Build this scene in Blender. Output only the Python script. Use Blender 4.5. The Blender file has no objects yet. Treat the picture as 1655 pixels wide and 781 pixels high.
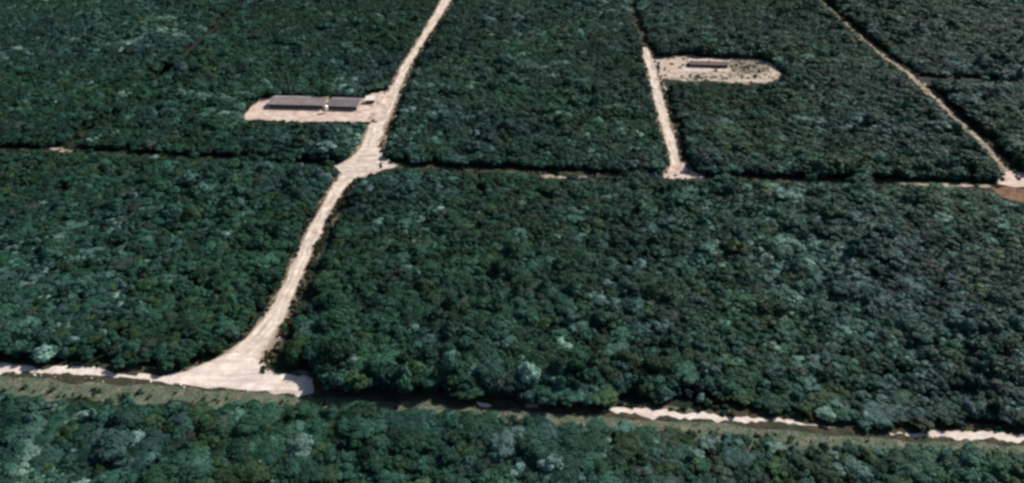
import bpy, bmesh, math, random
import numpy as np
from mathutils import Vector, Matrix

random.seed(7)
rng = np.random.default_rng(7)
S = bpy.context.scene
COL = S.collection

# ------------------------------------------------------------------ camera
PW, PH = 1655.0, 781.0
FPX = 1150.0                      # focal length in photograph pixels
CAM_H = 240.0
PITCH = math.atan(775.0 / FPX)    # below the horizontal
cam_data = bpy.data.cameras.new("camera")
cam_data.sensor_width = 36.0
cam_data.sensor_fit = 'HORIZONTAL'
cam_data.lens = FPX / PW * 36.0
cam_data.clip_start = 1.0
cam_data.clip_end = 40000.0
cam = bpy.data.objects.new("camera", cam_data)
cam.location = (0, 0, CAM_H)
cam.rotation_euler = (math.pi / 2 - PITCH, 0, 0)
COL.objects.link(cam)
S.camera = cam

# ------------------------------------------------------------------ light
SUN_EL = math.radians(37)
SUN_AZ = math.radians(52)         # direction the sun stands in, clockwise from +Y (ahead)
world = bpy.data.worlds.new("World")
S.world = world
world.use_nodes = True
wn = world.node_tree.nodes
sky = wn.new('ShaderNodeTexSky')
sky.sky_type = 'NISHITA'
sky.sun_disc = False
sky.sun_elevation = SUN_EL
sky.sun_rotation = SUN_AZ
wn['Background'].inputs['Strength'].default_value = 0.06
world.node_tree.links.new(sky.outputs[0], wn['Background'].inputs['Color'])
sun_data = bpy.data.lights.new("sun", 'SUN')
sun_data.energy = 4.6
sun_data.angle = math.radians(0.5)
sun_data.color = (1.0, 0.95, 0.88)
sun = bpy.data.objects.new("sun", sun_data)
sd = Vector((math.sin(SUN_AZ) * math.cos(SUN_EL), math.cos(SUN_AZ) * math.cos(SUN_EL), math.sin(SUN_EL)))
sun.rotation_euler = sd.to_track_quat('Z', 'Y').to_euler()
sun.location = (0, 300, 400)
COL.objects.link(sun)
S.view_settings.view_transform = 'Standard'
S.view_settings.look = 'None'
S.view_settings.exposure = 0.6
S.view_settings.gamma = 1.0
S.cycles.filter_width = 3.0
S.cycles.max_bounces = 5
S.cycles.diffuse_bounces = 3
S.cycles.transmission_bounces = 2

# ------------------------------------------------------------------ helpers
CP, SP = math.cos(PITCH), math.sin(PITCH)


def ground(px, py, z=0.0):
    """Where the sight line through a photograph pixel meets the height z."""
    a = (px - PW / 2) / FPX
    b = (PH / 2 - py) / FPX
    dx, dy, dz = a, CP + b * SP, -SP + b * CP
    t = (z - CAM_H) / dz
    return (dx * t, dy * t)


def project(x, y, z):
    zz = z - CAM_H
    depth = y * CP - zz * SP
    up = y * SP + zz * CP
    return PW / 2 + FPX * x / depth, PH / 2 - FPX * up / depth


def inside(px, py, poly):
    n = len(poly)
    res = np.zeros(np.shape(px), bool)
    j = n - 1
    for i in range(n):
        xi, yi = poly[i]
        xj, yj = poly[j]
        c = ((yi > py) != (yj > py)) & (px < (xj - xi) * (py - yi) / (yj - yi + 1e-12) + xi)
        res ^= c
        j = i
    return res


def tag(o, label=None, cat=None, group=None, kind=None):
    if label:
        o['label'] = label
    if cat:
        o['category'] = cat
    if group:
        o['group'] = group
    if kind:
        o['kind'] = kind
    return o


def link(name, mesh, parent=None):
    o = bpy.data.objects.new(name, mesh)
    COL.objects.link(o)
    if parent is not None:
        o.parent = parent
    return o


def empty(name, loc, rz=0.0):
    o = bpy.data.objects.new(name, None)
    o.empty_display_size = 1.0
    o.location = loc
    o.rotation_euler = (0, 0, rz)
    COL.objects.link(o)
    return o


def mesh_from(name, verts, faces, mat, smooth=False, uvs=None):
    me = bpy.data.meshes.new(name)
    me.from_pydata([tuple(v) for v in verts], [], [tuple(f) for f in faces])
    if mat:
        me.materials.append(mat)
    if smooth:
        me.polygons.foreach_set('use_smooth', [True] * len(me.polygons))
    if uvs is not None:
        lay = me.uv_layers.new(name='UVMap')
        li = np.empty(len(me.loops), np.int32)
        me.loops.foreach_get('vertex_index', li)
        lay.data.foreach_set('uv', np.asarray(uvs, np.float32)[li].ravel())
    me.update()
    return me


class MB:
    """Collects boxes, prisms and tubes into one mesh."""
    def __init__(self):
        self.v, self.f = [], []

    def add(self, vs, fs):
        n = len(self.v)
        self.v += [tuple(p) for p in vs]
        self.f += [tuple(i + n for i in q) for q in fs]
        return self

    def box(self, x0, y0, z0, x1, y1, z1):
        return self.add([(x0, y0, z0), (x1, y0, z0), (x1, y1, z0), (x0, y1, z0), (x0, y0, z1), (x1, y0, z1), (x1, y1, z1), (x0, y1, z1)],
                        [(0, 3, 2, 1), (4, 5, 6, 7), (0, 1, 5, 4), (1, 2, 6, 5), (2, 3, 7, 6), (3, 0, 4, 7)])

    def rings(self, profile, n=14, cx=0, cy=0):
        vs, fs = [], []
        for r, z in profile:
            for k in range(n):
                a = 2 * math.pi * k / n
                vs.append((cx + r * math.cos(a), cy + r * math.sin(a), z))
        for i in range(len(profile) - 1):
            for k in range(n):
                fs.append((i * n + k, i * n + (k + 1) % n, (i + 1) * n + (k + 1) % n, (i + 1) * n + k))
        fs.append(tuple(range(n))[::-1])
        fs.append(tuple((len(profile) - 1) * n + k for k in range(n)))
        return self.add(vs, fs)

    def tube(self, pts, radii, n=6):
        vs, fs = [], []
        for i, p in enumerate(pts):
            p = Vector(p)
            d = (Vector(pts[min(i + 1, len(pts) - 1)]) - Vector(pts[max(i - 1, 0)])).normalized()
            q = d.to_track_quat('Z', 'Y')
            for k in range(n):
                a = 2 * math.pi * k / n
                vs.append(p + q @ Vector((radii[i] * math.cos(a), radii[i] * math.sin(a), 0)))
        for i in range(len(pts) - 1):
            for k in range(n):
                fs.append((i * n + k, i * n + (k + 1) % n, (i + 1) * n + (k + 1) % n, (i + 1) * n + k))
        fs.append(tuple((len(pts) - 1) * n + k for k in range(n)))
        return self.add(vs, fs)

    def build(self, name, mat, parent=None, smooth=False):
        return link(name, mesh_from(name, self.v, self.f, mat, smooth), parent)


# ------------------------------------------------------------------ materials
def new_mat(name, rough=0.9, spec=0.2):
    m = bpy.data.materials.new(name)
    m.use_nodes = True
    nt = m.node_tree
    b = nt.nodes['Principled BSDF']
    b.inputs['Roughness'].default_value = rough
    b.inputs['Specular IOR Level'].default_value = spec
    return m, nt, b


def noise(nt, scale, detail=6, rough=0.6, vec=None, dist=0.0):
    n = nt.nodes.new('ShaderNodeTexNoise')
    n.inputs['Scale'].default_value = scale
    n.inputs['Detail'].default_value = detail
    n.inputs['Roughness'].default_value = rough
    n.inputs['Distortion'].default_value = dist
    if vec is not None:
        nt.links.new(vec, n.inputs['Vector'])
    return n.outputs['Fac']


def ramp(nt, fac, stops):
    r = nt.nodes.new('ShaderNodeValToRGB')
    e = r.color_ramp.elements
    while len(e) < len(stops):
        e.new(0.5)
    for k, (p, c) in enumerate(stops):
        e[k].position = p
        e[k].color = (c[0], c[1], c[2], 1)
    nt.links.new(fac, r.inputs[0])
    return r.outputs[0]


def mixc(nt, fac, a, b, mode='MIX'):
    m = nt.nodes.new('ShaderNodeMix')
    m.data_type = 'RGBA'
    m.blend_type = mode
    for sock, v in ((m.inputs[0], fac), (m.inputs[6], a), (m.inputs[7], b)):
        if hasattr(v, 'links'):
            nt.links.new(v, sock)
        elif isinstance(v, (int, float)):
            sock.default_value = v
        else:
            sock.default_value = (v[0], v[1], v[2], 1)
    return m.outputs[2]


def bump(nt, b, h, strength=0.4, dist=0.2):
    n = nt.nodes.new('ShaderNodeBump')
    n.inputs['Strength'].default_value = strength
    n.inputs['Distance'].default_value = dist
    nt.links.new(h, n.inputs['Height'])
    nt.links.new(n.outputs[0], b.inputs['Normal'])


def pos(nt):
    return nt.nodes.new('ShaderNodeNewGeometry').outputs['Position']


def earth_mat(name, light, dark, scale=0.12, grass=None, grass_amt=0.5, streaks=False, streak_col=None, shoulder=None):
    m, nt, b = new_mat(name, 0.95, 0.1)
    p = pos(nt)
    base = ramp(nt, noise(nt, scale, 8, 0.65, p), [(0.34, dark), (0.62, light)])
    fine = ramp(nt, noise(nt, 1.3, 5, 0.7, p), [(0.3, (0.72, 0.72, 0.72)), (0.7, (1.1, 1.1, 1.1))])
    c = mixc(nt, 1.0, base, fine, 'MULTIPLY')
    if streaks:
        uv = nt.nodes.new('ShaderNodeUVMap').outputs[0]
        mp = nt.nodes.new('ShaderNodeMapping')
        mp.inputs['Scale'].default_value = (5.5, 0.035, 1)
        nt.links.new(uv, mp.inputs[0])
        s = ramp(nt, noise(nt, 1.0, 4, 0.6, mp.outputs[0]), [(0.45, (0, 0, 0)), (0.68, (1, 1, 1))])
        c = mixc(nt, s, c, streak_col)
        if shoulder:      # loose brown soil and grass along both edges of the track, ragged
            sep = nt.nodes.new('ShaderNodeSeparateXYZ')
            nt.links.new(uv, sep.inputs[0])
            d = nt.nodes.new('ShaderNodeMath')
            d.operation = 'SUBTRACT'
            nt.links.new(sep.outputs[0], d.inputs[0])
            d.inputs[1].default_value = 0.47
            a = nt.nodes.new('ShaderNodeMath')
            a.operation = 'ABSOLUTE'
            nt.links.new(d.outputs[0], a.inputs[0])
            e = nt.nodes.new('ShaderNodeMath')
            e.operation = 'MULTIPLY_ADD'
            nt.links.new(noise(nt, 0.45, 6, 0.7, p), e.inputs[0])
            e.inputs[1].default_value = 0.34
            nt.links.new(a.outputs[0], e.inputs[2])
            c = mixc(nt, ramp(nt, e.outputs[0], [(0.50, (0, 0, 0)), (0.64, (1, 1, 1))]), c, shoulder)
    if grass:
        g = ramp(nt, noise(nt, 0.22, 8, 0.7, p, 0.4), [(grass_amt - 0.06, (1, 1, 1)), (grass_amt + 0.06, (0, 0, 0))])
        gc = ramp(nt, noise(nt, 0.9, 5, 0.7, p), [(0.3, [q * 0.55 for q in grass]), (0.7, grass)])
        c = mixc(nt, g, c, gc)
    nt.links.new(c, b.inputs['Base Color'])
    bump(nt, b, noise(nt, 0.8, 8, 0.7, p), 0.6, 0.35)
    return m


M_CHALK = earth_mat('chalk', (0.73, 0.62, 0.53), (0.46, 0.365, 0.30), 0.17, grass=(0.27, 0.21, 0.145), grass_amt=0.37, streaks=True, streak_col=(0.33, 0.275, 0.25))
M_TRACK = earth_mat('chalk_track', (0.80, 0.685, 0.575), (0.49, 0.385, 0.31), 0.17, grass=(0.30, 0.235, 0.165), grass_amt=0.36, streaks=True, streak_col=(0.31, 0.255, 0.235), shoulder=(0.23, 0.175, 0.12))
M_CHALK_BRIGHT = earth_mat('bright_chalk', (0.80, 0.705, 0.62), (0.54, 0.44, 0.37), 0.18, streaks=True, streak_col=(0.44, 0.36, 0.33))
M_PINK = earth_mat('pink_earth', (0.68, 0.535, 0.46), (0.40, 0.29, 0.235), 0.13, grass=(0.25, 0.20, 0.125), grass_amt=0.38)
M_TAN = earth_mat('tan_earth', (0.50, 0.415, 0.33), (0.24, 0.185, 0.125), 0.16, grass=(0.17, 0.14, 0.085), grass_amt=0.48)
M_RUBBLE = earth_mat('rubbly_earth', (0.60, 0.50, 0.41), (0.17, 0.125, 0.085), 0.14, grass=(0.13, 0.115, 0.07), grass_amt=0.46)
M_OLD = earth_mat('overgrown_earth', (0.30, 0.255, 0.20), (0.17, 0.14, 0.10), 0.2, grass=(0.13, 0.125, 0.08), grass_amt=0.48)
M_LOOP = earth_mat('loop_track_earth', (0.55, 0.45, 0.385), (0.36, 0.275, 0.215), 0.2, grass=(0.2, 0.16, 0.10), grass_amt=0.38)
M_RED = earth_mat('red_earth', (0.25, 0.13, 0.085), (0.10, 0.055, 0.035), 0.2, grass=(0.06, 0.065, 0.035), grass_amt=0.44)
M_VERGE = earth_mat('verge_soil', (0.205, 0.185, 0.135), (0.135, 0.135, 0.095), 0.09, grass=(0.095, 0.13, 0.085), grass_amt=0.53)
M_FRINGE = earth_mat('fringe_soil', (0.42, 0.34, 0.27), (0.14, 0.105, 0.07), 0.28, grass=(0.07, 0.062, 0.036), grass_amt=0.47)
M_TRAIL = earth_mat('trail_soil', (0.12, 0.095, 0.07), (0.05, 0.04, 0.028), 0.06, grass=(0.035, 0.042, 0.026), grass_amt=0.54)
M_PAINTED_SHADE = earth_mat('painted_shade', (0.085, 0.065, 0.045), (0.04, 0.032, 0.022), 0.15, grass=(0.04, 0.05, 0.028), grass_amt=0.5)  # soil colour darkened to carry the tree shade over the cross road
M_GROUND = earth_mat('forest_floor', (0.038, 0.036, 0.026), (0.022, 0.022, 0.017), 0.05, grass=(0.018, 0.03, 0.02), grass_amt=0.55)


def leaf_mat(name, dark, light):
    m, nt, b = new_mat(name, 0.65, 0.12)
    oi = nt.nodes.new('ShaderNodeObjectInfo')
    tc = nt.nodes.new('ShaderNodeTexCoord').outputs['Object']
    n = noise(nt, 0.55, 4, 0.6, tc)
    c = ramp(nt, n, [(0.32, dark), (0.68, light)])
    # each plant a little lighter or darker, greener or bluer than the next
    v = ramp(nt, oi.outputs['Random'], [(0.0, (0.55, 0.57, 0.60)), (0.55, (0.95, 0.95, 0.95)), (0.88, (1.25, 1.25, 1.22)), (1.0, (1.75, 1.72, 1.68))])
    c = mixc(nt, 1.0, c, v, 'MULTIPLY')
    big = ramp(nt, noise(nt, 0.011, 3, 0.5, oi.outputs['Location']), [(0.36, (0.78, 0.86, 0.90)), (0.64, (1.08, 1.20, 1.0))])
    c = mixc(nt, 1.0, c, big, 'MULTIPLY')
    nt.links.new(c, b.inputs['Base Color'])
    tr = nt.nodes.new('ShaderNodeBsdfTranslucent')
    nt.links.new(c, tr.inputs['Color'])
    mx = nt.nodes.new('ShaderNodeMixShader')
    mx.inputs[0].default_value = 0.16
    nt.links.new(b.outputs[0], mx.inputs[1])
    nt.links.new(tr.outputs[0], mx.inputs[2])
    nt.links.new(mx.outputs[0], nt.nodes['Material Output'].inputs['Surface'])
    return m


LEAF = {
    'teal': leaf_mat('teal_leaves', (0.015, 0.049, 0.037), (0.029, 0.077, 0.059)),
    'dark': leaf_mat('dark_leaves', (0.011, 0.037, 0.023), (0.022, 0.060, 0.037)),
    'blue-grey': leaf_mat('bluegrey_leaves', (0.029, 0.070, 0.062), (0.064, 0.126, 0.114)),
    'pale sage': leaf_mat('sage_leaves', (0.080, 0.145, 0.132), (0.170, 0.250, 0.232)),
    'olive': leaf_mat('olive_leaves', (0.020, 0.044, 0.022), (0.038, 0.070, 0.034)),
    'grey-brown': leaf_mat('greybrown_leaves', (0.028, 0.042, 0.034), (0.048, 0.066, 0.055)),
}
M_DRY = leaf_mat('dry_leaves', (0.055, 0.040, 0.022), (0.105, 0.080, 0.048))
M_BARK, _nt, _b = new_mat('bark', 0.9, 0.1)
_nt.links.new(ramp(_nt, noise(_nt, 3.0, 6, 0.7, _nt.nodes.new('ShaderNodeTexCoord').outputs['Object']),
                   [(0.3, (0.07, 0.055, 0.04)), (0.7, (0.19, 0.165, 0.135))]), _b.inputs['Base Color'])


# ------------------------------------------------------------------ setting: outlines traced on the ground
def lerp_rows(pts, n):
    p = np.array(pts, float)
    d = np.r_[0, np.cumsum(np.hypot(*(p[1:] - p[:-1]).T))]
    t = np.linspace(0, d[-1], n)
    return np.c_[np.interp(t, d, p[:, 0]), np.interp(t, d, p[:, 1])]


def wobble(n, amp, corr, r):
    k = np.exp(-0.5 * (np.arange(-3 * corr, 3 * corr + 1) / corr) ** 2)
    w = np.convolve(r.normal(size=n + 6 * corr), k, 'same')[3 * corr:-3 * corr][:n]
    return amp * w / math.sqrt((k ** 2).sum())


def strip(name, left_px, right_px, z, mat, step=1.4, rough=0.5, cross=6, widen=0.0, seed=1, heave=0.05, jag=0.35):
    """A track between two edges, as a sheet with ragged edges and ruts."""
    r = np.random.default_rng(seed)
    L = np.array([ground(*p) for p in left_px])
    R = np.array([ground(*p) for p in right_px])
    ln = max(np.hypot(*(L[1:] - L[:-1]).T).sum(), np.hypot(*(R[1:] - R[:-1]).T).sum())
    n = max(8, int(ln / step))
    L, R = lerp_rows(L, n), lerp_rows(R, n)
    for _ in range(4):
        for A in (L, R):
            A[1:-1] = 0.25 * A[:-2] + 0.5 * A[1:-1] + 0.25 * A[2:]
    D = R - L
    W = np.hypot(*D.T)[:, None]
    U = D / W
    L = L - U * (widen + wobble(n, rough, 3, r) + wobble(n, rough * jag, 1, r))[:, None]
    R = R + U * (widen + wobble(n, rough, 3, r) + wobble(n, rough * jag, 1, r))[:, None]
    vs, uv, fs = [], [], []
    for i in range(n):
        for k in range(cross + 1):
            t = k / cross
            p = L[i] * (1 - t) + R[i] * t
            edge = 0 < k < cross
            vs.append((p[0], p[1], z + (heave * r.uniform(0, 1) if edge else 0.0)))
            uv.append((t, i * step))
    for i in range(n - 1):
        for k in range(cross):
            a = i * (cross + 1) + k
            fs.append((a, a + 1, a + cross + 2, a + cross + 1))
    me = mesh_from(name, vs, fs, mat, True, uv)
    if me.polygons[0].normal.z < 0:
        me.flip_normals()
    return tag(link(name, me), kind='structure')


def patch(name, poly_px, z, mat, rough=0.8, step=1.5, seed=1, grow=0.0):
    """A bare or overgrown area inside a closed outline."""
    r = np.random.default_rng(seed)
    P = np.array([ground(*p) for p in poly_px])
    Q = np.vstack([P, P[:1]])
    n = max(12, int(np.hypot(*(Q[1:] - Q[:-1]).T).sum() / step))
    Q = lerp_rows(Q, n + 1)[:-1]
    for _ in range(3):
        Q = 0.25 * np.roll(Q, 1, 0) + 0.5 * Q + 0.25 * np.roll(Q, -1, 0)
    c = Q.mean(0)
    T = np.roll(Q, -1, 0) - np.roll(Q, 1, 0)
    N = np.c_[T[:, 1], -T[:, 0]] / (np.hypot(*T.T)[:, None] + 1e-9)
    area = 0.5 * np.sum(Q[:, 0] * np.roll(Q[:, 1], -1) - Q[:, 1] * np.roll(Q[:, 0], -1))
    if area < 0:
        N = -N
    Q = Q + N * (grow + wobble(n, rough, 3, r) + wobble(n, rough * 0.35, 1, r))[:, None]
    bm = bmesh.new()
    vs = [bm.verts.new((q[0], q[1], z)) for q in Q]
    es = [bm.edges.new((vs[i], vs[(i + 1) % n])) for i in range(n)]
    bmesh.ops.triangle_fill(bm, edges=es, use_beauty=True)
    me = bpy.data.meshes.new(name)
    bm.to_mesh(me)
    bm.free()
    me.materials.append(mat)
    lay = me.uv_layers.new(name='UVMap')
    for lp in me.loops:
        v = me.vertices[lp.vertex_index].co
        lay.data[lp.index].uv = (v.y * 0.06, v.x)
    if len(me.polygons) and me.polygons[0].normal.z < 0:
        me.flip_normals()
    return tag(link(name, me), kind='structure')


G = 15000.0
tag(link('ground', mesh_from('ground', [(-G, -2000, -0.2), (G, -2000, -0.2), (G, 2 * G, -0.2), (-G, 2 * G, -0.2)], [(0, 1, 2, 3)], M_GROUND)), kind='structure')

# the cross road along the bottom
X_FAR = [(-60, 581), (0, 585), (130, 592), (270, 600), (400, 601), (505, 611), (640, 627), (800, 641), (985, 655), (1200, 669), (1330, 678), (1500, 690), (1655, 699), (1720, 704)]
X_NEAR = [(-60, 601), (0, 606), (130, 612), (270, 620), (400, 630), (505, 637), (640, 645), (800, 657), (985, 671), (1200, 684), (1330, 694), (1500, 706), (1655, 715), (1720, 720)]
# lower and upper reaches of the long track
A_L = [(262, 610), (300, 600), (352, 578), (396, 548), (428, 510), (452, 468), (472, 428), (508, 352), (540, 296), (556, 274)]
A_R = [(420, 603), (434, 582), (445, 560), (461, 520), (482, 468), (502, 420), (534, 350), (555, 310), (572, 293), (600, 281)]
B_L = [(556, 274), (574, 250), (588, 224), (598, 196), (610, 178), (628, 148), (651, 104), (680, 58), (712, 2), (738, -45), (765, -90)]
B_R = [(612, 278), (612, 252), (617, 228), (626, 206), (635, 182), (646, 150), (664, 106), (692, 60), (730, 2), (752, -45), (776, -90)]
# middle track to the second clearing
C_L = [(1080, 280), (1084, 262), (1074, 226), (1062, 184), (1052, 140), (1045, 112), (1040, 92), (1038, 76)]
C_R = [(1112, 284), (1100, 256), (1091, 222), (1080, 184), (1070, 148), (1062, 118), (1056, 96), (1046, 74)]
C2_L = [(1038, 80), (1032, 52), (1022, 20), (1014, -8), (1006, -40)]
C2_R = [(1046, 80), (1040, 52), (1029, 20), (1021, -8), (1012, -40)]
# the far diagonal track
D_L = [(1624, 292), (1615, 268), (1590, 236), (1540, 190), (1504, 156), (1480, 135), (1462, 117), (1428, 93), (1387, 57), (1340, 15), (1318, -6), (1281, -40)]
D_R = [(1644, 290), (1624, 268), (1598, 236), (1549, 190), (1512, 156), (1492, 137), (1471, 117), (1433, 93), (1391, 57), (1343, 15), (1321, -6), (1284, -40)]
SITE1 = [(391, 191), (406, 176), (420, 160), (434, 158), (470, 159), (520, 160), (588, 161), (598, 151), (618, 147), (634, 150), (628, 178), (612, 194), (596, 198), (520, 198), (455, 196), (405, 195)]
SITE2 = [(1052, 92), (1078, 93), (1108, 89), (1120, 91), (1180, 95), (1228, 96), (1246, 102), (1256, 112), (1272, 121), (1254, 129), (1246, 134), (1200, 134), (1150, 132), (1120, 131), (1092, 130), (1068, 133)]
APRON1 = [(540, 268), (556, 262), (582, 244), (614, 240), (622, 256), (646, 268), (622, 274), (592, 286), (572, 292), (556, 284)]
APRON2 = [(1068, 287), (1080, 270), (1102, 262), (1116, 277), (1140, 287), (1104, 291)]
APRON3 = [(1606, 296), (1626, 278), (1650, 280), (1690, 284), (1690, 304), (1640, 303)]
JUNCTION = [(240, 613), (300, 600), (372, 572), (400, 570), (424, 590), (440, 602), (505, 610), (507, 637), (400, 631), (300, 623)]
RED = [(1598, 304), (1640, 304), (1690, 306), (1690, 332), (1645, 326), (1618, 318)]
# dark cross trails between the forest blocks
T1 = [(-70, 239), (0, 241), (90, 243), (250, 251), (400, 259), (548, 267)]
T2 = [(640, 270), (800, 276), (940, 283), (1075, 288), (1135, 289), (1400, 294), (1615, 299)]
T3 = [(1484, 126), (1570, 129), (1655, 132), (1730, 135)]


def band(c, up, down):
    return [(x, y - up) for x, y in c], [(x, y + down) for x, y in c]


def verge(name, l, r, z, w, seed, mat=M_FRINGE):
    return strip(name, l, r, z, mat, 1.6, 1.3, 2, w, seed, 0.0)


V_NEAR = [(-60, 640), (0, 640), (130, 644), (270, 648), (400, 656), (505, 660), (640, 666), (800, 680), (985, 700), (1200, 716), (1330, 728), (1500, 738), (1655, 746), (1720, 750)]
strip('verge', X_FAR, V_NEAR, -0.12, M_VERGE, 2.0, 1.5, 2, 2.5, 11, 0.0)
verge('verge', A_L, A_R, -0.10, 3.0, 12)
verge('verge', B_L, B_R, -0.08, 2.6, 13)
verge('verge', C_L, C_R, -0.10, 2.6, 14)
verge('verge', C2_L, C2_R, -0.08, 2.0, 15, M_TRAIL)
verge('verge', D_L, D_R, -0.10, 0.9, 16)
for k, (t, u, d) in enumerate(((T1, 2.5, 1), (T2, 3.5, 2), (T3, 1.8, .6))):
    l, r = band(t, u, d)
    strip('trail_and_road_shade', l, r, -0.15, M_TRAIL, 2.0, 0.8, 3, 0.0, 20 + k)
strip('trail_and_road_shade', X_FAR, X_NEAR, -0.05, M_PAINTED_SHADE, 1.6, 0.8, 3, 1.5, 30)  # dark strip: shade of the far-side trees painted across the chalk road
XA = [(-60, 583), (0, 587), (50, 591), (70, 600), (95, 592), (130, 591), (170, 596), (186, 605), (230, 607), (300, 606), (400, 606), (505, 612)]  # chalk notched where tree shade falls, so the outline carries the shade
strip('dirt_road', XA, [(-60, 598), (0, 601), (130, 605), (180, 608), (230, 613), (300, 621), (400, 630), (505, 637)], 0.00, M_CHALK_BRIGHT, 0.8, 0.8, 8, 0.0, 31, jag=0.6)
XB = [(975, 666), (1000, 658), (1100, 664), (1200, 673), (1330, 685), (1350, 692)]  # chalk breaks off where tree shade covers the road; painted shade shows between
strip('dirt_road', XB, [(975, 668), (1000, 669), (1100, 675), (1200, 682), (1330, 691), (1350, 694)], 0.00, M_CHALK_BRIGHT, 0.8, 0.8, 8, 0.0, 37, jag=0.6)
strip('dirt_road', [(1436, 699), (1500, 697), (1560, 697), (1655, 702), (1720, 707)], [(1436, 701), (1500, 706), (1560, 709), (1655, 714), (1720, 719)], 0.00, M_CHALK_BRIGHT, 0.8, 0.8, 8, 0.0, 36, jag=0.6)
patch('chalk_patch', [(770, 650), (792, 652), (796, 658), (776, 658)], 0.0, M_CHALK_BRIGHT, 0.3, 0.6, 38)
patch('chalk_patch', [(852, 652), (872, 654), (868, 660), (850, 658)], 0.0, M_CHALK, 0.3, 0.6, 39)
patch('chalk_patch', [(872, 283), (946, 286), (948, 290), (880, 288)], 0.0, M_TAN, 0.5, 1.0, 48)
patch('chalk_patch', [(1450, 296), (1600, 299), (1602, 303), (1460, 300)], 0.0, M_TAN, 0.5, 1.0, 49)
patch('chalk_patch', [(64, 237), (106, 238), (146, 244), (100, 246)], 0.0, M_TAN, 0.5, 1.0, 50)
strip('dirt_road', A_L, A_R, 0.03, M_TRACK, 1.0, 0.75, 8, 0.0, 32)
strip('dirt_road', B_L, B_R, 0.06, M_TRACK, 1.2, 0.55, 8, 0.0, 33)
strip('dirt_road', C_L, C_R, 0.03, M_TRACK, 1.2, 0.6, 8, 0.0, 34)
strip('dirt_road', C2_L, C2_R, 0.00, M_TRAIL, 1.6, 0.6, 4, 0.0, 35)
strip('dirt_road', D_L, D_R, 0.00, M_TAN, 1.4, 0.6, 6, -1.1, 36)
patch('clearing', SITE1, 0.11, M_PINK, 1.3, 1.2, 41)
patch('clearing', SITE2, 0.11, M_RUBBLE, 2.3, 1.2, 42)
patch('junction_apron', JUNCTION, 0.16, M_CHALK_BRIGHT, 0.5, 1.0, 43)
patch('junction_apron', APRON1, 0.16, M_CHALK, 0.7, 1.2, 44)
patch('junction_apron', APRON2, 0.16, M_PINK, 0.7, 1.2, 45)
patch('junction_apron', APRON3, 0.16, M_PINK, 0.7, 1.2, 46)
patch('bare_earth', RED, 0.02, M_RED, 0.8, 1.2, 47)
# inside the second clearing: overgrown middle, the pale loop track round it, the chalk floor along the shed
patch('overgrown_ground', [(1178, 99), (1226, 99), (1240, 105), (1243, 114), (1226, 120), (1180, 117)], 0.16, M_OLD, 0.8, 1.3, 51)
strip('loop_track', [(1180, 94), (1226, 96), (1246, 102), (1254, 114), (1248, 128), (1230, 134), (1180, 133)],
      [(1180, 97), (1222, 99), (1238, 105), (1243, 114), (1239, 123), (1226, 128), (1180, 129)], 0.20, M_LOOP, 1.2, 0.5, 4, 0.0, 52)
strip('chalk_floor', [(1104, 107), (1140, 110), (1182, 112)], [(1104, 118), (1140, 116), (1182, 115)], 0.18, M_CHALK, 1.2, 1.1, 4, 0.0, 53)
strip('chalk_floor', [(1112, 95), (1150, 96.5), (1178, 97.5)], [(1112, 101), (1150, 102), (1178, 103)], 0.18, M_CHALK, 1.2, 1.1, 4, 0.0, 54)
patch('chalk_floor', [(1050, 96), (1080, 97), (1104, 100), (1116, 112), (1120, 124), (1092, 126), (1066, 128)], 0.165, M_LOOP, 1.3, 1.2, 55)


# ------------------------------------------------------------------ where no tree may stand or hide what is seen
def poly2(l, r):
    return list(l) + list(r)[::-1]


X_SEEN_FAR = [(-60, 575), (0, 578), (50, 581), (54, 595), (80, 598), (88, 582), (168, 586), (176, 604), (218, 607), (232, 600), (285, 604), (400, 602), (440, 592), (508, 598), (514, 634), (640, 641), (765, 650), (772, 640), (800, 642), (806, 652), (960, 664), (985, 656), (992, 650), (1060, 655), (1064, 651), (1120, 655), (1128, 661), (1150, 664), (1156, 657), (1236, 666), (1240, 680), (1254, 681), (1258, 668), (1326, 674), (1336, 692), (1440, 699), (1446, 690), (1464, 692), (1468, 700), (1494, 702), (1504, 687), (1655, 695), (1720, 699)]
X_SEEN_NEAR = [(-60, 632), (0, 634), (130, 640), (270, 644), (400, 646), (505, 648), (600, 653), (800, 667), (960, 680), (1000, 684), (1200, 702), (1330, 713), (1500, 722), (1655, 732), (1720, 736)]
def off(edge, m):
    return [(x + m * (y + 385) * 0.829 / CAM_H, y) for x, y in edge]


MASKS = [
    poly2(X_SEEN_FAR, X_SEEN_NEAR),
    poly2([(x - 3, y) for x, y in A_L], off(A_R[1:-2], 5.5) + A_R[-1:]),
    poly2([(x - 1, y) for x, y in B_L], B_R[:2] + off(B_R[2:], 4.5)),
    poly2(C_L, off(C_R, 5.0)),
    poly2(off(C2_L, 0.5), off(C2_R, 1.0)),
    poly2(off(D_L, -0.8), off(D_R, 5.5)),
    [(874, 284), (944, 287), (944, 289), (880, 287)], [(1452, 297), (1600, 300), (1600, 302), (1460, 299)], [(66, 238), (106, 239), (140, 244), (100, 245)],
    SITE1, SITE2, APRON1, APRON2, APRON3, JUNCTION, RED,
    poly2(*band(T1, 3.6, -0.4)), poly2(*band(T2, 4.6, -0.6)), poly2(*band(T3, 3, 0)),
    [(237, 142), (285, 98), (330, 58), (398, -6), (401, -5), (334, 60), (287, 100), (239, 144)],
    [(98, 240), (140, 207), (191, 179), (193, 181), (144, 209), (102, 243)],
]

# ------------------------------------------------------------------ trees
ICO = None


def ico():
    global ICO
    if ICO is None:
        bm = bmesh.new()
        bmesh.ops.create_icosphere(bm, subdivisions=2, radius=1.0)
        ICO = (np.array([v.co[:] for v in bm.verts]), [tuple(v.index for v in f.verts) for f in bm.faces])
        bm.free()
    return ICO


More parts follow.
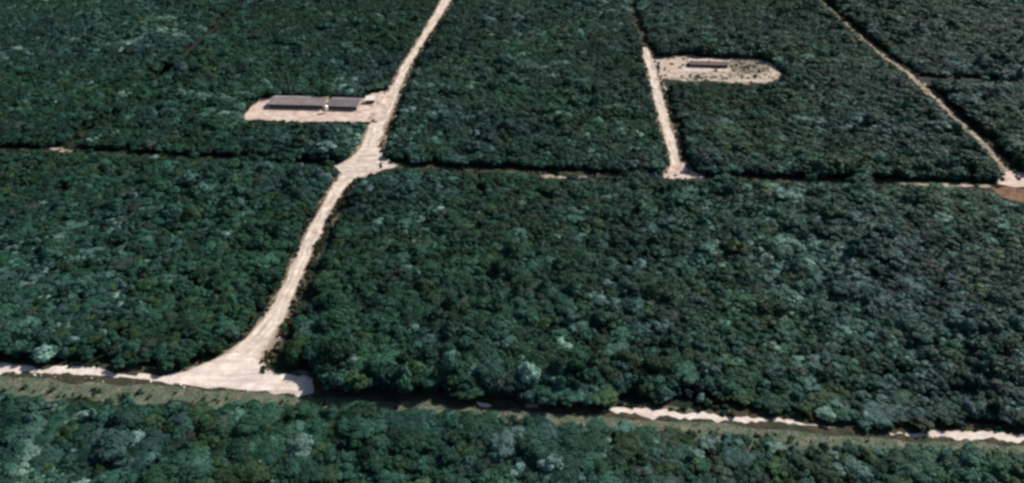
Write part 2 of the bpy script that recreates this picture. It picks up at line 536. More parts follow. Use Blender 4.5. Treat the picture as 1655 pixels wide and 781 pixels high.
def crown_mesh(name, lobes, leaf_n, leaf, mat, seed):
    """A crown: lumpy masses of foliage, each set all round with leaf sprays."""
    r = np.random.default_rng(seed)
    iv, ifc = ico()
    V, F = [], []
    n0 = 0
    for c, rad in lobes:
        c = np.array(c)
        rad = np.array(rad)
        w = iv * (1 + r.normal(0, 0.10, (len(iv), 1)))
        V.append(c + w * rad * 0.86)
        F += [tuple(i + n0 for i in f) for f in ifc]
        n0 += len(iv)
    area = np.array([rad[0] * rad[1] + rad[0] * rad[2] for _, rad in lobes])
    cnt = (leaf_n * area / area.sum()).astype(int)
    for (c, rad), k in zip(lobes, cnt):
        c = np.array(c)
        rad = np.array(rad)
        d = r.normal(size=(k, 3))
        d[:, 2] = np.abs(d[:, 2]) * np.where(r.random(k) < 0.8, 1, -0.6)
        d /= np.linalg.norm(d, axis=1)[:, None]
        p = c + d * rad * r.uniform(0.82, 1.12, (k, 1))
        nrm = d / rad
        nrm /= np.linalg.norm(nrm, axis=1)[:, None]
        nrm = nrm + r.normal(0, 0.22, (k, 3))
        nrm /= np.linalg.norm(nrm, axis=1)[:, None]
        a = r.normal(size=(k, 3))
        u = np.cross(nrm, a)
        u /= np.linalg.norm(u, axis=1)[:, None]
        w = np.cross(nrm, u)
        s = leaf * r.uniform(0.6, 1.3, (k, 1))
        q = np.stack([p - u * s, p - w * s * 0.6 + nrm * s * 0.15, p + u * s - nrm * s * 0.2, p + w * s * 0.6 + nrm * s * 0.15], 1)
        V.append(q.reshape(-1, 3))
        F += [(n0 + 4 * i, n0 + 4 * i + 1, n0 + 4 * i + 2, n0 + 4 * i + 3) for i in range(k)]
        n0 += 4 * k
    return mesh_from(name, np.vstack(V), F, mat, False)


def lobes_for(shape, r):
    """Unit crowns: about 1 in radius, top at about 2 above the ground."""
    out = []
    if shape == 'round':
        out.append(((0, 0, 1.25), (0.72, 0.72, 0.6)))
        for k in range(6):
            a = k * 1.047 + r.uniform(-.3, .3)
            out.append(((0.55 * math.cos(a), 0.55 * math.sin(a), r.uniform(1.0, 1.35)), (0.48, 0.48, 0.4)))
        out.append(((0.1, 0.1, 1.65), (0.45, 0.42, 0.36)))
    elif shape == 'spreading':
        for k in range(8):
            a = k * 0.785 + r.uniform(-.3, .3)
            q = r.uniform(0.5, 0.85)
            out.append(((q * math.cos(a), q * math.sin(a), r.uniform(1.15, 1.5)), (0.46, 0.46, 0.26)))
        out.append(((0, 0, 1.55), (0.6, 0.55, 0.3)))
    elif shape == 'twin-topped':
        a = r.uniform(0, 6.28)
        for s in (-1, 1):
            c = (0.46 * s * math.cos(a), 0.46 * s * math.sin(a))
            out.append(((c[0], c[1], 1.35 + .12 * s), (0.55, 0.55, 0.55)))
            for k in range(4):
                b = r.uniform(0, 6.28)
                out.append(((c[0] + .4 * math.cos(b), c[1] + .4 * math.sin(b), r.uniform(.9, 1.5)), (0.36, 0.36, 0.3)))
    elif shape == 'ragged':
        for k in range(9):
            a = r.uniform(0, 6.28)
            q = r.uniform(0.05, 0.9)
            s = r.uniform(0.26, 0.46)
            out.append(((q * math.cos(a), q * math.sin(a), r.uniform(0.8, 1.75 - .4 * q)), (s * 1.1, s * 1.1, s * 0.85)))
    else:   # narrow
        for k in range(6):
            a = r.uniform(0, 6.28)
            z = 0.7 + k * 0.22
            out.append(((0.22 * math.cos(a), 0.22 * math.sin(a), z), (0.55 - .055 * k, 0.55 - .055 * k, 0.36)))
    # low skirt
    for k in range(4):
        a = k * 1.57 + r.uniform(-.5, .5)
        out.append(((0.5 * math.cos(a), 0.5 * math.sin(a), 0.62), (0.4, 0.4, 0.36)))
    return out


def trunk_mesh(name, lobes, r):
    m = MB()
    m.tube([(0, 0, -0.05), (0.02, 0.01, 0.4), (0.03, 0.03, 0.8), (0.0, 0.05, 1.3)], [0.075, 0.055, 0.045, 0.02])
    for c, rad in lobes[:6]:
        z0 = r.uniform(0.35, 0.7)
        m.tube([(0.02, 0.01, z0), (c[0] * .5, c[1] * .5, (z0 + c[2]) / 2 + .05), (c[0] * .95, c[1] * .95, c[2])], [0.035, 0.025, 0.01], 5)
    return mesh_from(name, m.v, m.f, M_BARK, True)


SHAPES = ['round', 'spreading', 'twin-topped', 'ragged', 'narrow']
TONES = list(LEAF)
TONE_P = [0.44, 0.26, 0.115, 0.035, 0.07, 0.035]
NEAR, FAR = {}, {}
src = bpy.data.collections.new('forest_sources')
far_list = []
sd_ = 100
for shp in SHAPES:
    r_ = np.random.default_rng(sd_)
    lb = lobes_for(shp, r_)
    tm = trunk_mesh('trunk', lb, r_)
    for tn in TONES:
        sd_ += 1
        NEAR[(shp, tn)] = (crown_mesh('crown', lb, 560, 0.145, LEAF[tn], sd_), tm)
    lb2 = lobes_for(shp, np.random.default_rng(sd_ + 50))
    for tn in TONES:
        sd_ += 1
        me = crown_mesh('canopy', lb2, 260, 0.19, LEAF[tn], sd_ + 700)
        o = bpy.data.objects.new('canopy_%03d' % len(far_list), me)
        src.objects.link(o)
        FAR[(shp, tn)] = len(far_list)
        far_list.append(o)

# candidate sites on a jittered lattice over all the land in view and some way round it
SPACE = 4.5
X0, X1, Y0, Y1 = -1000, 1000, 150, 1420
gx, gy = np.meshgrid(np.arange(X0, X1, SPACE), np.arange(Y0, Y1, SPACE * 0.9))
gx = gx + np.where((np.arange(gx.shape[0]) % 2)[:, None], SPACE / 2, 0)
tx = (gx + rng.uniform(-.46, .46, gx.shape) * SPACE).ravel()
ty = (gy + rng.uniform(-.46, .46, gy.shape) * SPACE).ravel()
bx_, by_ = project(tx, ty, 0.0)
keep = (bx_ > -130) & (bx_ < PW + 130) & (by_ > -110) & (by_ < PH + 130)
tx, ty, bx_, by_ = tx[keep], ty[keep], bx_[keep], by_[keep]
n = len(tx)
rad = rng.lognormal(math.log(4.1), 0.30, n)
w_ = np.zeros(n)
for k in range(5):
    a = rng.uniform(0, 6.28)
    f = 0.02 * (k + 1)
    w_ += np.sin(f * (tx * math.cos(a) + ty * math.sin(a)) + k) * np.sin(f * (ty * math.cos(a) - tx * math.sin(a)) + 2 * k) / (k + 1)
w_ = np.tanh(1.5 * w_)
rad = np.clip(rad * np.exp(0.30 * w_), 2.3, 7.0)
hgt = rad * rng.uniform(0.85, 1.15, n) * 0.30 + 5.3 + rng.uniform(-.55, .55, n) * (1.2 + w_) + 1.3 * w_      # top of the crown
emer = rng.random(n) < 0.042 + 0.04 * w_
rad[emer] = np.clip(rad[emer] * 1.2, 2.6, 7.5)
hgt[emer] *= 1.42
near = by_ > 636
hgt[near] *= np.interp(by_[near] - np.interp(bx_[near], [p[0] for p in X_NEAR], [p[1] for p in X_NEAR]), [20, 75], [0.66, 0.92])
# taller growth along the far side of the shaded stretch of the cross road
edge = np.interp(bx_, [p[0] for p in X_FAR], [p[1] for p in X_FAR]) - by_
lim = (edge < 34) & (edge > -40)
hgt[lim] *= 1.12
lim2 = lim & (edge > -35) & (bx_ > 512) & (bx_ < 985)
hgt[lim2] *= 1.12
shp_i = rng.choice(len(SHAPES), n, p=[0.22, 0.42, 0.12, 0.18, 0.06])
rad[shp_i == 4] *= 0.85
hgt[shp_i == 4] *= 1.12
# stands of one kind: tones drift with the ground
ph = rng.uniform(0, 6.28, (6, 4))
u = np.zeros(n)
for k in range(4):
    a = rng.uniform(0, 6.28)
    f = 0.012 * (k + 1)
    u += np.sin(f * (tx * math.cos(a) + ty * math.sin(a)) + ph[0, k]) * np.sin(f * (ty * math.cos(a) - tx * math.sin(a)) + ph[1, k]) / (k + 1)
tp = np.tile(np.array(TONE_P), (n, 1))
tp[:, 1] *= np.exp(-0.9 * u)
tp[:, 2] *= np.exp(1.1 * u)
tp[:, 3] *= np.exp(1.3 * u)
tp[:, 4] *= np.exp(-0.8 * u)
tp[by_ > 625, 1] *= 0.45
tp[by_ > 625, 4] *= 1.5
tp[:, 4:] *= np.exp(-0.7 * w_)[:, None]
tp /= tp.sum(1)[:, None]
tone_i = (rng.random(n)[:, None] > np.cumsum(tp, 1)).sum(1).clip(0, len(TONES) - 1)

ok = np.ones(n, bool)
tests = [(0, 0, 0)]
for sx, sy in ((.6, 0), (-.6, 0), (0, .6), (0, -.45), (.42, .42), (-.42, .42)):
    tests.append((sx, sy, 0))
tests += [(0, 0, .96), (.55, .1, .8), (-.55, .1, .8), (0, .55, .86), (0, -.3, .6), (.85, 0, .55), (-.85, 0, .55)]
for sx, sy, sz in tests:
    qx, qy = project(tx + sx * rad, ty + sy * rad, hgt * sz)
    for poly in MASKS:
        ok &= ~inside(qx, qy, poly)
tx, ty, bx_, by_, rad, hgt, shp_i, tone_i = (a[ok] for a in (tx, ty, bx_, by_, rad, hgt, shp_i, tone_i))
n = len(tx)
rot = rng.uniform(0, 6.283, n)

# the trees that show largest are objects of their own
cx_, cy_ = project(tx, ty, hgt * 0.7)
dist = np.sqrt(tx ** 2 + ty ** 2 + CAM_H ** 2)
size_px = rad / dist
vis = (cx_ > 8) & (cx_ < PW - 8) & (cy_ < PH - 6) & (cy_ > 0)
order = np.argsort(np.where(vis, -size_px, 1))
single = np.zeros(n, bool)
single[order[:296]] = True


def road_y(px):
    return np.interp(px, [p[0] for p in X_NEAR], [p[1] for p in X_NEAR])


PLACES = [(130, "below short sunlit road's outer end"), (270, 'below short sunlit road'), (390, 'below the fanned road junction'),
          (520, "below the junction's square end"), (750, "below shaded road's first half"), (985, "below shaded road's second half"),
          (1160, "below long sunlit road's first half"), (1340, "below long sunlit road's second half"), (9999, "below cross road's far end")]
small, big = np.quantile(rad[single], [0.33, 0.67])
rows = {}
for i in np.flatnonzero(single):
    px, py = bx_[i], by_[i]
    place = next(w for lim, w in PLACES if px < lim)
    dy = py - road_y(px)
    if dy < 0:
        place = place.replace('below', 'above')
        row = 'edge-row' if dy > -48 else ('second-row' if dy > -85 else ('third-row' if dy > -135 else 'inner-forest'))
    else:
        row = 'front-row' if dy < 60 else ('middle-row' if dy < 92 else ('fourth-row' if dy < 120 else 'last-row'))
    size = 'small ' if rad[i] < small else ('broad ' if rad[i] > big else '')
    lab = f"{size}{row} {SHAPES[shp_i[i]]} {TONES[tone_i[i]]} tree {place}"
    rows.setdefault(lab, []).append(i)
fine = {}
for lab, ids in rows.items():
    for i in ids:
        q = lab
        if len(ids) > 1:      # tell look-alikes apart by the tree each stands next to
            d = (tx - tx[i]) ** 2 + (ty - ty[i]) ** 2
            d[i] = 1e9
            q += f", by {TONES[tone_i[int(np.argmin(d))]]} one"
        fine.setdefault(q, []).append(i)
for lab, ids in fine.items():
    ids.sort(key=lambda i: hgt[i])
    for k, i in enumerate(ids):
        lb = lab
        if len(ids) == 2:
            lb = ('shorter ' if k == 0 else 'taller ') + lab
        elif len(ids) == 3:
            lb = ('shortest ', 'middle-height ', 'tallest ')[k] + lab
        elif len(ids) == 4:
            lb = ('shortest ', 'third-tallest ', 'second-tallest ', 'tallest ')[k] + lab
        elif len(ids) == 5:
            lb = ('shortest ', 'fourth-tallest ', 'third-tallest ', 'second-tallest ', 'tallest ')[k] + lab
        root = empty('tree', (tx[i], ty[i], -0.2), rot[i])
        tag(root, lb, 'tree', 'trees of the forest strip by the cross road')
        s = (rad[i], rad[i], hgt[i] / 2.0)
        cm, tm = NEAR[(SHAPES[shp_i[i]], TONES[tone_i[i]])]
        for nm, me in (('crown', cm), ('trunk', tm)):
            c = link(nm, me, root)
            c.scale = s


# ------------------------------------------------------------------ the rest of the forest: one mass
def scatter(name, pts, rots, scales, idx, collection):
    me = bpy.data.meshes.new(name)
    me.vertices.add(len(pts))
    me.vertices.foreach_set('co', np.asarray(pts, np.float32).ravel())
    a = me.attributes.new('turn', 'FLOAT_VECTOR', 'POINT')
    rv = np.zeros((len(pts), 3), np.float32)
    rv[:, 2] = rots
    a.data.foreach_set('vector', rv.ravel())
    a = me.attributes.new('size', 'FLOAT_VECTOR', 'POINT')
    a.data.foreach_set('vector', np.asarray(scales, np.float32).ravel())
    a = me.attributes.new('pick', 'INT', 'POINT')
    a.data.foreach_set('value', np.asarray(idx, np.int32))
    o = link(name, me)
    ng = bpy.data.node_groups.new(name, 'GeometryNodeTree')
    ng.interface.new_socket('Geometry', in_out='INPUT', socket_type='NodeSocketGeometry')
    ng.interface.new_socket('Geometry', in_out='OUTPUT', socket_type='NodeSocketGeometry')
    N, Lk = ng.nodes, ng.links
    gi, go = N.new('NodeGroupInput'), N.new('NodeGroupOutput')
    ci = N.new('GeometryNodeCollectionInfo')
    ci.inputs['Collection'].default_value = collection
    ci.inputs['Separate Children'].default_value = True
    ci.inputs['Reset Children'].default_value = True
    ip = N.new('GeometryNodeInstanceOnPoints')
    ip.inputs['Pick Instance'].default_value = True

    def named(nm, dt):
        q = N.new('GeometryNodeInputNamedAttribute')
        q.data_type = dt
        q.inputs['Name'].default_value = nm
        return next(s for s in q.outputs if s.enabled and s.name == 'Attribute')
    e2r = N.new('FunctionNodeEulerToRotation')
    Lk.new(named('turn', 'FLOAT_VECTOR'), e2r.inputs[0])
    Lk.new(gi.outputs[0], ip.inputs['Points'])
    Lk.new(ci.outputs[0], ip.inputs['Instance'])
    Lk.new(named('pick', 'INT'), ip.inputs['Instance Index'])
    Lk.new(e2r.outputs[0], ip.inputs['Rotation'])
    Lk.new(named('size', 'FLOAT_VECTOR'), ip.inputs['Scale'])
    Lk.new(ip.outputs[0], go.inputs[0])
    md = o.modifiers.new(name, 'NODES')
    md.node_group = ng
    return tag(o, kind='stuff')


rest = ~single
far_idx = np.array([FAR[(SHAPES[a], TONES[b])] for a, b in zip(shp_i[rest], tone_i[rest])])
tag(scatter('forest', np.c_[tx[rest], ty[rest], np.full(rest.sum(), -0.2)], rot[rest],
            np.c_[rad[rest], rad[rest], hgt[rest] / 2], far_idx, src),
    'dense dark teal tropical forest filling every block between the dirt roads', 'forest')


# ------------------------------------------------------------------ scrub and dry grass along the roads
def shrub_source(name, mat, seed, leaf_n=70):
    r = np.random.default_rng(seed)
    lb = [((r.uniform(-.5, .5), r.uniform(-.5, .5), r.uniform(.25, .6)), (r.uniform(.35, .6), r.uniform(.35, .6), r.uniform(.3, .5))) for _ in range(4)]
    return crown_mesh(name, lb, leaf_n, 0.24, mat, seed)


def tuft_mesh(name, mat, seed, n=22):
    r = np.random.default_rng(seed)
    V, F = [], []
    for k in range(n):
        a = r.uniform(0, 6.28)
        b = np.array([r.normal(0, .3), r.normal(0, .3), 0])
        d = np.array([math.cos(a), math.sin(a), 0])
        t = np.array([-d[1], d[0], 0]) * 0.09
        h = r.uniform(.5, 1.0)
        i = len(V)
        V += [b - t, b + t, b + d * .35 + np.array([0, 0, h])]
        F.append((i, i + 1, i + 2))
    return mesh_from(name, V, F, mat)


scr = bpy.data.collections.new('scrub_sources')
scrub_mats = [LEAF['olive'], LEAF['teal'], M_DRY, LEAF['dark'], M_DRY, LEAF['olive']]
for k in range(6):
    scr.objects.link(bpy.data.objects.new('scrub_%02d' % k, shrub_source('scrub', scrub_mats[k], 300 + k)))
tuf = bpy.data.collections.new('tuft_sources')
for k, mt in enumerate((M_DRY, LEAF['olive'], LEAF['grey-brown'])):
    tuf.objects.link(bpy.data.objects.new('tuft_%02d' % k, tuft_mesh('tuft', mt, 340 + k)))


def along(edge, n, off_lo, off_hi, side):
    """Random points beside an edge line, offset in metres to its right (+) or left (-)."""
    E = np.array([ground(*p) for p in edge])
    D = lerp_rows(E, 400)
    T = np.gradient(D, axis=0)
    T /= np.hypot(*T.T)[:, None]
    N = np.c_[T[:, 1], -T[:, 0]] * side
    i = rng.integers(0, 400, n)
    return D[i] + N[i] * rng.uniform(off_lo, off_hi, n)[:, None] + rng.normal(0, .4, (n, 2))


def in_poly(poly_px, n):
    P = np.array([ground(*p) for p in poly_px])
    lo, hi = P.min(0), P.max(0)
    q = rng.uniform(lo, hi, (n * 4, 2))
    q = q[inside(q[:, 0], q[:, 1], [tuple(p) for p in P])]
    return q[:n]


V_POLY = poly2(X_NEAR, V_NEAR)
V_STRIP = poly2([(x, y + 14) for x, y in X_NEAR], V_NEAR)
ISLAND = [(418, 600), (421, 584), (430, 566), (440, 570), (444, 596)]
sites = [along(A_R, 420, -0.3, 3.6, 1), along(A_L, 130, 0.3, 3.2, -1), along(B_R, 420, 0.2, 3.2, 1), along(B_L[1:], 110, 0.6, 3.0, -1),
         along(C_R, 170, 0.2, 3.2, 1), along(C_L, 100, 0.6, 3.0, -1), along(D_R, 240, 0.2, 2.6, 1), along(D_L, 150, 0.4, 2.4, -1),
         along(X_FAR[:4], 40, -1.0, 2.0, -1), along(X_FAR[6:], 200, -1.0, 3.0, -1), in_poly(V_STRIP, 330), in_poly(ISLAND, 26),
         in_poly([(1176, 99), (1226, 99), (1240, 105), (1243, 114), (1226, 120), (1180, 118)], 60), in_poly(SITE2, 90),
         in_poly([(1108, 122), (1180, 122), (1230, 124), (1240, 128), (1110, 130)], 46), along(T2, 110, -3, 4, 1), along(T1, 60, -3, 4, 1), along(SITE1[11:], 130, -3.5, 0.3, 1),
         along([(240, 140), (288, 97), (334, 58), (402, -6)], 46, -5, 5, 1), along([(100, 240), (143, 207), (195, 179)], 34, -4, 4, 1)]
dry_bias = [.75, .3, .7, .3, .8, .4, .6,   .4, .4, .4, .25, .95, .35, .7, .6, .2, .2, .2, .15, .1]
P_, I_, Sz = [], [], []
for q, db in zip(sites, dry_bias):
    P_.append(q)
    I_.append(np.where(rng.random(len(q)) < db, rng.choice([2, 4, 5], len(q)), rng.choice([0, 1, 3, 5], len(q))))
    Sz.append(np.clip(rng.lognormal(math.log(1.7 if len(P_) > 18 else 0.95), .35, len(q)), .4, 3.4))
P_, I_, Sz = np.vstack(P_), np.concatenate(I_), np.concatenate(Sz)
tag(scatter('roadside_scrub', np.c_[P_, np.full(len(P_), -0.1)], rng.uniform(0, 6.28, len(P_)), np.c_[Sz, Sz, Sz * rng.uniform(.7, 1.3, len(P_))], I_, scr),
    'low olive and dry brown scrub lining the edges of the dirt roads', 'scrub')
gp = np.vstack([in_poly(V_POLY, 2600), along(A_R, 700, -.2, 3, 1), along(A_L, 500, -.2, 3, -1), along(B_R, 500, 0, 2.6, 1), along(B_L, 400, 0, 2.6, -1),
                along(C_R, 300, 0, 2.6, 1), along(C_L, 300, 0, 2.6, -1), in_poly(SITE2, 1200), in_poly(SITE1, 260), in_poly(ISLAND, 160)])
gs = rng.uniform(.25, .6, len(gp))
tag(scatter('roadside_grass', np.c_[gp, np.full(len(gp), -0.05)], rng.uniform(0, 6.28, len(gp)), np.c_[gs, gs, gs * .9], rng.integers(0, 3, len(gp)), tuf),
    'thin dry grass growing on the verges of the dirt roads', 'grass')

# ------------------------------------------------------------------ buildings
def metal_mat(name, a, bcol, rust, rust_amt, rough=0.45):
    m, nt, b = new_mat(name, rough, 0.4)
    p = pos(nt)
    c = ramp(nt, noise(nt, 0.16, 5, 0.6, p), [(0.35, a), (0.65, bcol)])
    f = ramp(nt, noise(nt, 0.5, 8, 0.7, p, 0.3), [(rust_amt - .07, (1, 1, 1)), (rust_amt + .07, (0, 0, 0))])
    nt.links.new(mixc(nt, f, c, rust), b.inputs['Base Color'])
    b.inputs['Metallic'].default_value = 0.25
    return m


def plain_mat(name, c, rough=0.85):
    m, nt, b = new_mat(name, rough, 0.2)
    k = ramp(nt, noise(nt, 0.9, 7, 0.7, pos(nt)), [(0.3, [q * .7 for q in c]), (0.7, [min(1, q * 1.1) for q in c])])
    nt.links.new(k, b.inputs['Base Color'])
    return m


M_ROOF = metal_mat('zinc_roof', (0.205, 0.17, 0.155), (0.31, 0.26, 0.24), (0.19, 0.14, 0.12), 0.38)
M_ROOF2 = metal_mat('dull_zinc_roof', (0.15, 0.13, 0.13), (0.225, 0.195, 0.195), (0.13, 0.10, 0.09), 0.4)
M_RUST = metal_mat('rusted_roof', (0.115, 0.07, 0.055), (0.17, 0.105, 0.085), (0.08, 0.05, 0.038), 0.42, 0.8)
M_PALEROOF = plain_mat('whitewashed_roof', (0.72, 0.66, 0.58))
M_BLOCK = plain_mat('block_wall', (0.36, 0.30, 0.26))
M_DARK = plain_mat('curtain_net', (0.06, 0.04, 0.035))
M_WOOD = plain_mat('brown_boards', (0.17, 0.10, 0.065))
M_CONC = plain_mat('concrete', (0.42, 0.37, 0.32))
M_ZINC = metal_mat('white_silo_metal', (0.66, 0.64, 0.62), (0.78, 0.76, 0.73), (0.45, 0.38, 0.33), 0.3, 0.4)


def roof_slope(x0, x1, y_e, z_e, y_r, z_r, pitch=0.9, amp=0.05, thick=0.08, drop=0.0):
    """One slope of corrugated sheeting from eave to ridge, with its thickness."""
    nx = int((x1 - x0) / (pitch / 2)) + 1
    V, F = [], []
    for k in range(nx + 1):
        x = x0 + (x1 - x0) * k / nx
        dz = amp if k % 2 else -amp
        V += [(x, y_e, z_e + dz), (x, (y_e + y_r) / 2, (z_e + z_r) / 2 + dz), (x, y_r, z_r + dz),
              (x, y_e, z_e + dz - thick), (x, y_r, z_r + dz - thick)]
    up = y_r > y_e
    for k in range(nx):
        a, b = 5 * k, 5 * (k + 1)
        q = [(a, b, b + 1, a + 1), (a + 1, b + 1, b + 2, a + 2), (a + 3, a + 4, b + 4, b + 3), (a, a + 3, b + 3, b), (a + 2, b + 2, b + 4, a + 4)]
        F += q if up else [f[::-1] for f in q]
    e = 5 * nx
    F += [(0, 1, 2, 4, 3), (e, e + 3, e + 4, e + 2, e + 1)]
    m = MB()
    m.add(V, F)
    return m


def long_shed(name, label, x0, y0, length, width, eave, ridge, roof_mat, rz, bay=4.2, vent=True, cat='shed'):
    root = empty(name, (x0, y0, 0.12), rz)
    tag(root, label, cat, 'long livestock sheds in the forest clearings')
    MB().box(-0.5, -0.5, -0.3, length + 0.5, width + 0.5, 0.12).build('floor_slab', M_CONC, root)
    h = eave - 0.25
    for yy, nm in ((0.0, 'side_wall'), (width - 0.2, 'side_wall')):
        MB().box(0.22, yy, 0.121, length - 0.22, yy + 0.2, 0.7).build(nm, M_BLOCK, root)
        nb = max(2, round(length / bay))
        for k in range(nb + 1):
            x = 0.05 + (length - 0.35) * k / nb
            y = yy + (-0.06 if yy == 0 else 0.02)
            MB().box(x, y, 0.123, x + 0.24, y + 0.24, h).build('post', M_CONC, root)
        for k in range(nb):
            xa = 0.31 + (length - 0.35) * k / nb
            xb = 0.03 + (length - 0.35) * (k + 1) / nb
            # rolled net curtain, drawn up a different way in each bay
            MB().box(xa, yy + 0.07, 0.702, xb, yy + 0.12, h - 0.15 - random.uniform(0, .5)).build('net_curtain', M_DARK, root)
    for xx in (0.0, length - 0.2):
        m = MB()
        a, b = 0.25, width - 0.25
        mid = width / 2
        m.add([(xx, a, 0.121), (xx, b, 0.121), (xx, b, eave - .12), (xx, mid, ridge - .14), (xx, a, eave - .12),
               (xx + .2, a, 0.121), (xx + .2, b, 0.121), (xx + .2, b, eave - .12), (xx + .2, mid, ridge - .14), (xx + .2, a, eave - .12)],
              [(4, 3, 2, 1, 0), (5, 6, 7, 8, 9), (0, 1, 6, 5), (1, 2, 7, 6), (2, 3, 8, 7), (3, 4, 9, 8), (4, 0, 5, 9)])
        g = m.build('gable_wall', M_BLOCK, root)
        s = -1 if xx == 0 else 1
        xd = xx - 0.05 if xx == 0 else xx + 0.2
        MB().box(xd, mid - 1.3, 0.13, xd + 0.05, mid + 1.3, 2.5).build('door', M_WOOD, g)
    roof_slope(-0.9, length + 0.9, -0.9, eave - 0.1, width / 2 - 0.12, ridge).build('roof', roof_mat, root)
    roof_slope(-0.9, length + 0.9, width + 0.9, eave - 0.1, width / 2 + 0.12, ridge).build('roof', roof_mat, root)
    MB().box(-0.9, width / 2 - 0.4, ridge + 0.06, length + 0.9, width / 2 + 0.4, ridge + 0.13).build('ridge_cap', M_ROOF if vent else roof_mat, root)
    return root


def line_shed(name, label, p_near_a, p_near_b, width, eave, ridge, mat, **kw):
    a, b = Vector(ground(*p_near_a)), Vector(ground(*p_near_b))
    d = b - a
    return long_shed(name, label, a.x, a.y, d.length, width, eave, ridge, mat, math.atan2(d.y, d.x), **kw)


line_shed('livestock_shed', 'longer grey zinc-roofed shed beside the clearing tip in the pinkish clearing', (436, 175), (523, 177), 17.0, 3.8, 5.8, M_ROOF)
line_shed('livestock_shed', 'shorter darker zinc-roofed shed between the white silo and the small hut', (530.5, 177.5), (577, 179), 17.0, 3.7, 5.6, M_ROOF2)
line_shed('livestock_shed', 'low rusty brown shed on the oblong tan clearing with the loop track', (1116, 108.5), (1176, 110), 8.0, 2.9, 4.4, M_RUST, vent=False)

# feed silo between the two sheds
gx_, gy_ = ground(528, 182.5)
silo = empty('feed_silo', (gx_, gy_, 0.12))
tag(silo, 'small white metal feed silo on legs between the two zinc-roofed sheds', 'silo')
MB().rings([(0.35, 1.6), (1.55, 3.0), (1.55, 5.6), (0.45, 6.6)], 20).build('bin', M_ZINC, silo)
MB().rings([(0.5, 6.6), (0.5, 6.75), (0.2, 6.85)], 14).build('lid', M_ZINC, silo)
for k in range(4):
    a = math.pi / 4 + k * math.pi / 2
    c, s_ = math.cos(a) * 1.58, math.sin(a) * 1.58
    MB().tube([(c, s_, 0), (c, s_, 4.4)], [.11, .11], 6).build('leg', M_CONC, silo)
MB().tube([(0, 0, 1.6), (0.2, 1.2, 1.3), (0.6, 4.0, 2.4)], [.18, .18, .18], 8).build('feed_pipe', M_ZINC, silo)

# broken stone strewn over the second clearing
rub = bpy.data.collections.new('rubble_sources')
M_STONE = plain_mat('pale_stone', (0.60, 0.51, 0.43))
for k in range(4):
    iv, ifc = ico()
    rr = np.random.default_rng(80 + k)
    rub.objects.link(bpy.data.objects.new('rubble_%02d' % k, mesh_from('rubble', iv * (1 + rr.normal(0, .16, (len(iv), 1))) * np.array([1, .8, .55]), ifc, M_STONE if k % 2 else M_TAN)))
rp = np.vstack([in_poly(SITE2, 520), in_poly(SITE1, 110), along(A_R, 120, 0, 2.5, 1), along(A_L, 90, 0, 2, -1), along(X_NEAR[:6], 60, -1, 1.5, 1)])
rs = np.clip(rng.lognormal(math.log(.32), .5, len(rp)), .12, 1.1)
tag(scatter('rubble', np.c_[rp, np.full(len(rp), .1)], rng.uniform(0, 6.28, len(rp)), np.c_[rs, rs, rs], rng.integers(0, 4, len(rp)), rub),
    'pale broken stone strewn over the clearings and road edges', 'rubble')

# little hut on the road side of the sheds
hx, hy = ground(592, 168)
hut = empty('hut', (hx, hy, 0.12), 0.08)
hut.scale = (1.35, 1.35, 1.35)
tag(hut, 'small brown hut with a whitewashed roof beside the long track', 'hut')
m = MB()
m.add([(0, 0, 0), (5, 0, 0), (5, 4.4, 0), (0, 4.4, 0), (0, 0, 2.3), (5, 0, 2.3), (5, 4.4, 3.0), (0, 4.4, 3.0)],
      [(0, 3, 2, 1), (4, 5, 6, 7), (0, 1, 5, 4), (1, 2, 6, 5), (2, 3, 7, 6), (3, 0, 4, 7)])
m.build('wall', M_WOOD, hut)
rf = MB()
rf.add([(-.4, -.5, 2.3), (5.4, -.5, 2.3), (5.4, 4.9, 3.13), (-.4, 4.9, 3.13), (-.4, -.5, 2.42), (5.4, -.5, 2.42), (5.4, 4.9, 3.25), (-.4, 4.9, 3.25)],
       [(0, 3, 2, 1), (4, 5, 6, 7), (0, 1, 5, 4), (1, 2, 6, 5), (2, 3, 7, 6), (3, 0, 4, 7)])
rf.build('roof', M_PALEROOF, hut)
MB().box(1.9, -0.06, 0.05, 2.9, -0.003, 2.0).build('door', M_DARK, hut)
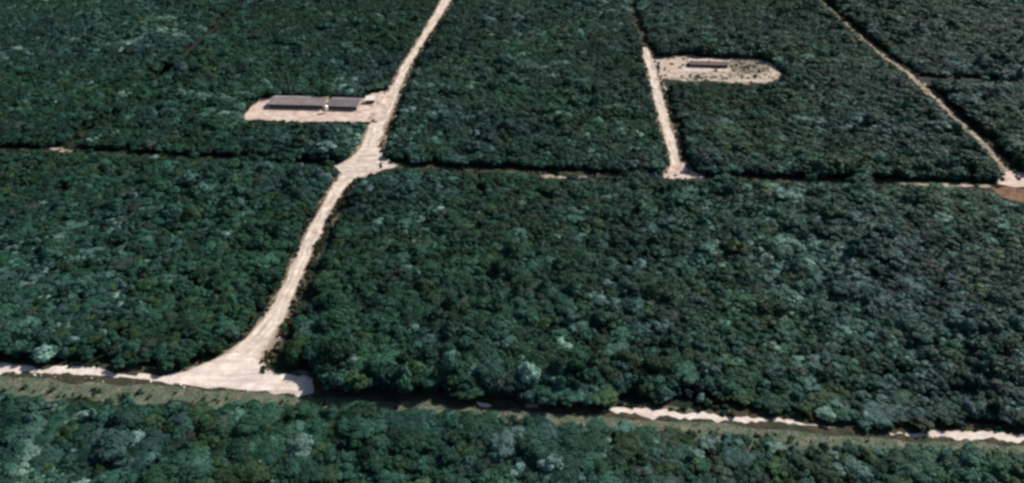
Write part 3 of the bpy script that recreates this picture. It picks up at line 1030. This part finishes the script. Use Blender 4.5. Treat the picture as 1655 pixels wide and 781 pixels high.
MB().box(3.5, -0.05, 1.0, 4.4, -0.003, 1.8).build('window', M_DARK, hut)


# ------------------------------------------------------------------ heaps of earth and lone bushes
def mound(name, label, px, py, rx, ry, h, mat, seed, cat):
    r = np.random.default_rng(seed)
    x, y = ground(px, py)
    V, F = [], []
    nr, na = 7, 22
    for i in range(nr + 1):
        t = i / nr
        for k in range(na):
            a = 2 * math.pi * k / na
            e = 1 + .12 * math.sin(2 * a + seed) + .08 * math.sin(5 * a + 2 * seed)
            z = h * (1 - t * t) ** 1.3 * (1 + r.normal(0, .07)) - (0.1 if i == nr else 0)
            V.append((rx * t * e * math.cos(a), ry * t * e * math.sin(a), z))
    for i in range(nr):
        for k in range(na):
            F.append((i * na + k, (i + 1) * na + k, (i + 1) * na + (k + 1) % na, i * na + (k + 1) % na))
    o = link(name, mesh_from(name, V, F, mat, True))
    o.location = (x, y, 0.12)
    return tag(o, label, cat)


mound('earth_mound', 'low pinkish heap of bulldozed earth between the hut and the long track', 616, 166, 5, 7, 1.3, M_PINK, 3, 'earth mound')
mound('earth_mound', 'small brown heap of soil on the chalk floor beside the middle track', 1086, 104, 2.3, 2.6, 1.2, M_RED, 4, 'earth mound')


def lone_tree(label, px, py, r, h, shape, tone, rz=0.0):
    x, y = ground(px, py)
    root = empty('tree', (x, y, -0.1), rz)
    tag(root, label, 'tree', 'single trees standing by the clearings')
    cm, tm = NEAR[(shape, tone)]
    for nm, me in (('crown', cm), ('trunk', tm)):
        link(nm, me, root).scale = (r, r, h / 2)


lone_tree('tall dark tree behind the gap between the two zinc-roofed sheds', 526, 161.5, 5.0, 14.0, 'round', 'dark', .4)
lone_tree('dark tree at the corner of the longer shed beside the clearing tip', 438, 158, 3.6, 8.5, 'round', 'dark', 1.4)
lone_tree('olive bushy tree at the loop track end by the rusty shed', 1112, 106, 2.0, 2.8, 'ragged', 'olive', 2.2)
lone_tree('small dark tree in the corner of middle track and oblong clearing', 1062, 91, 2.6, 5.5, 'round', 'dark', 2.9)
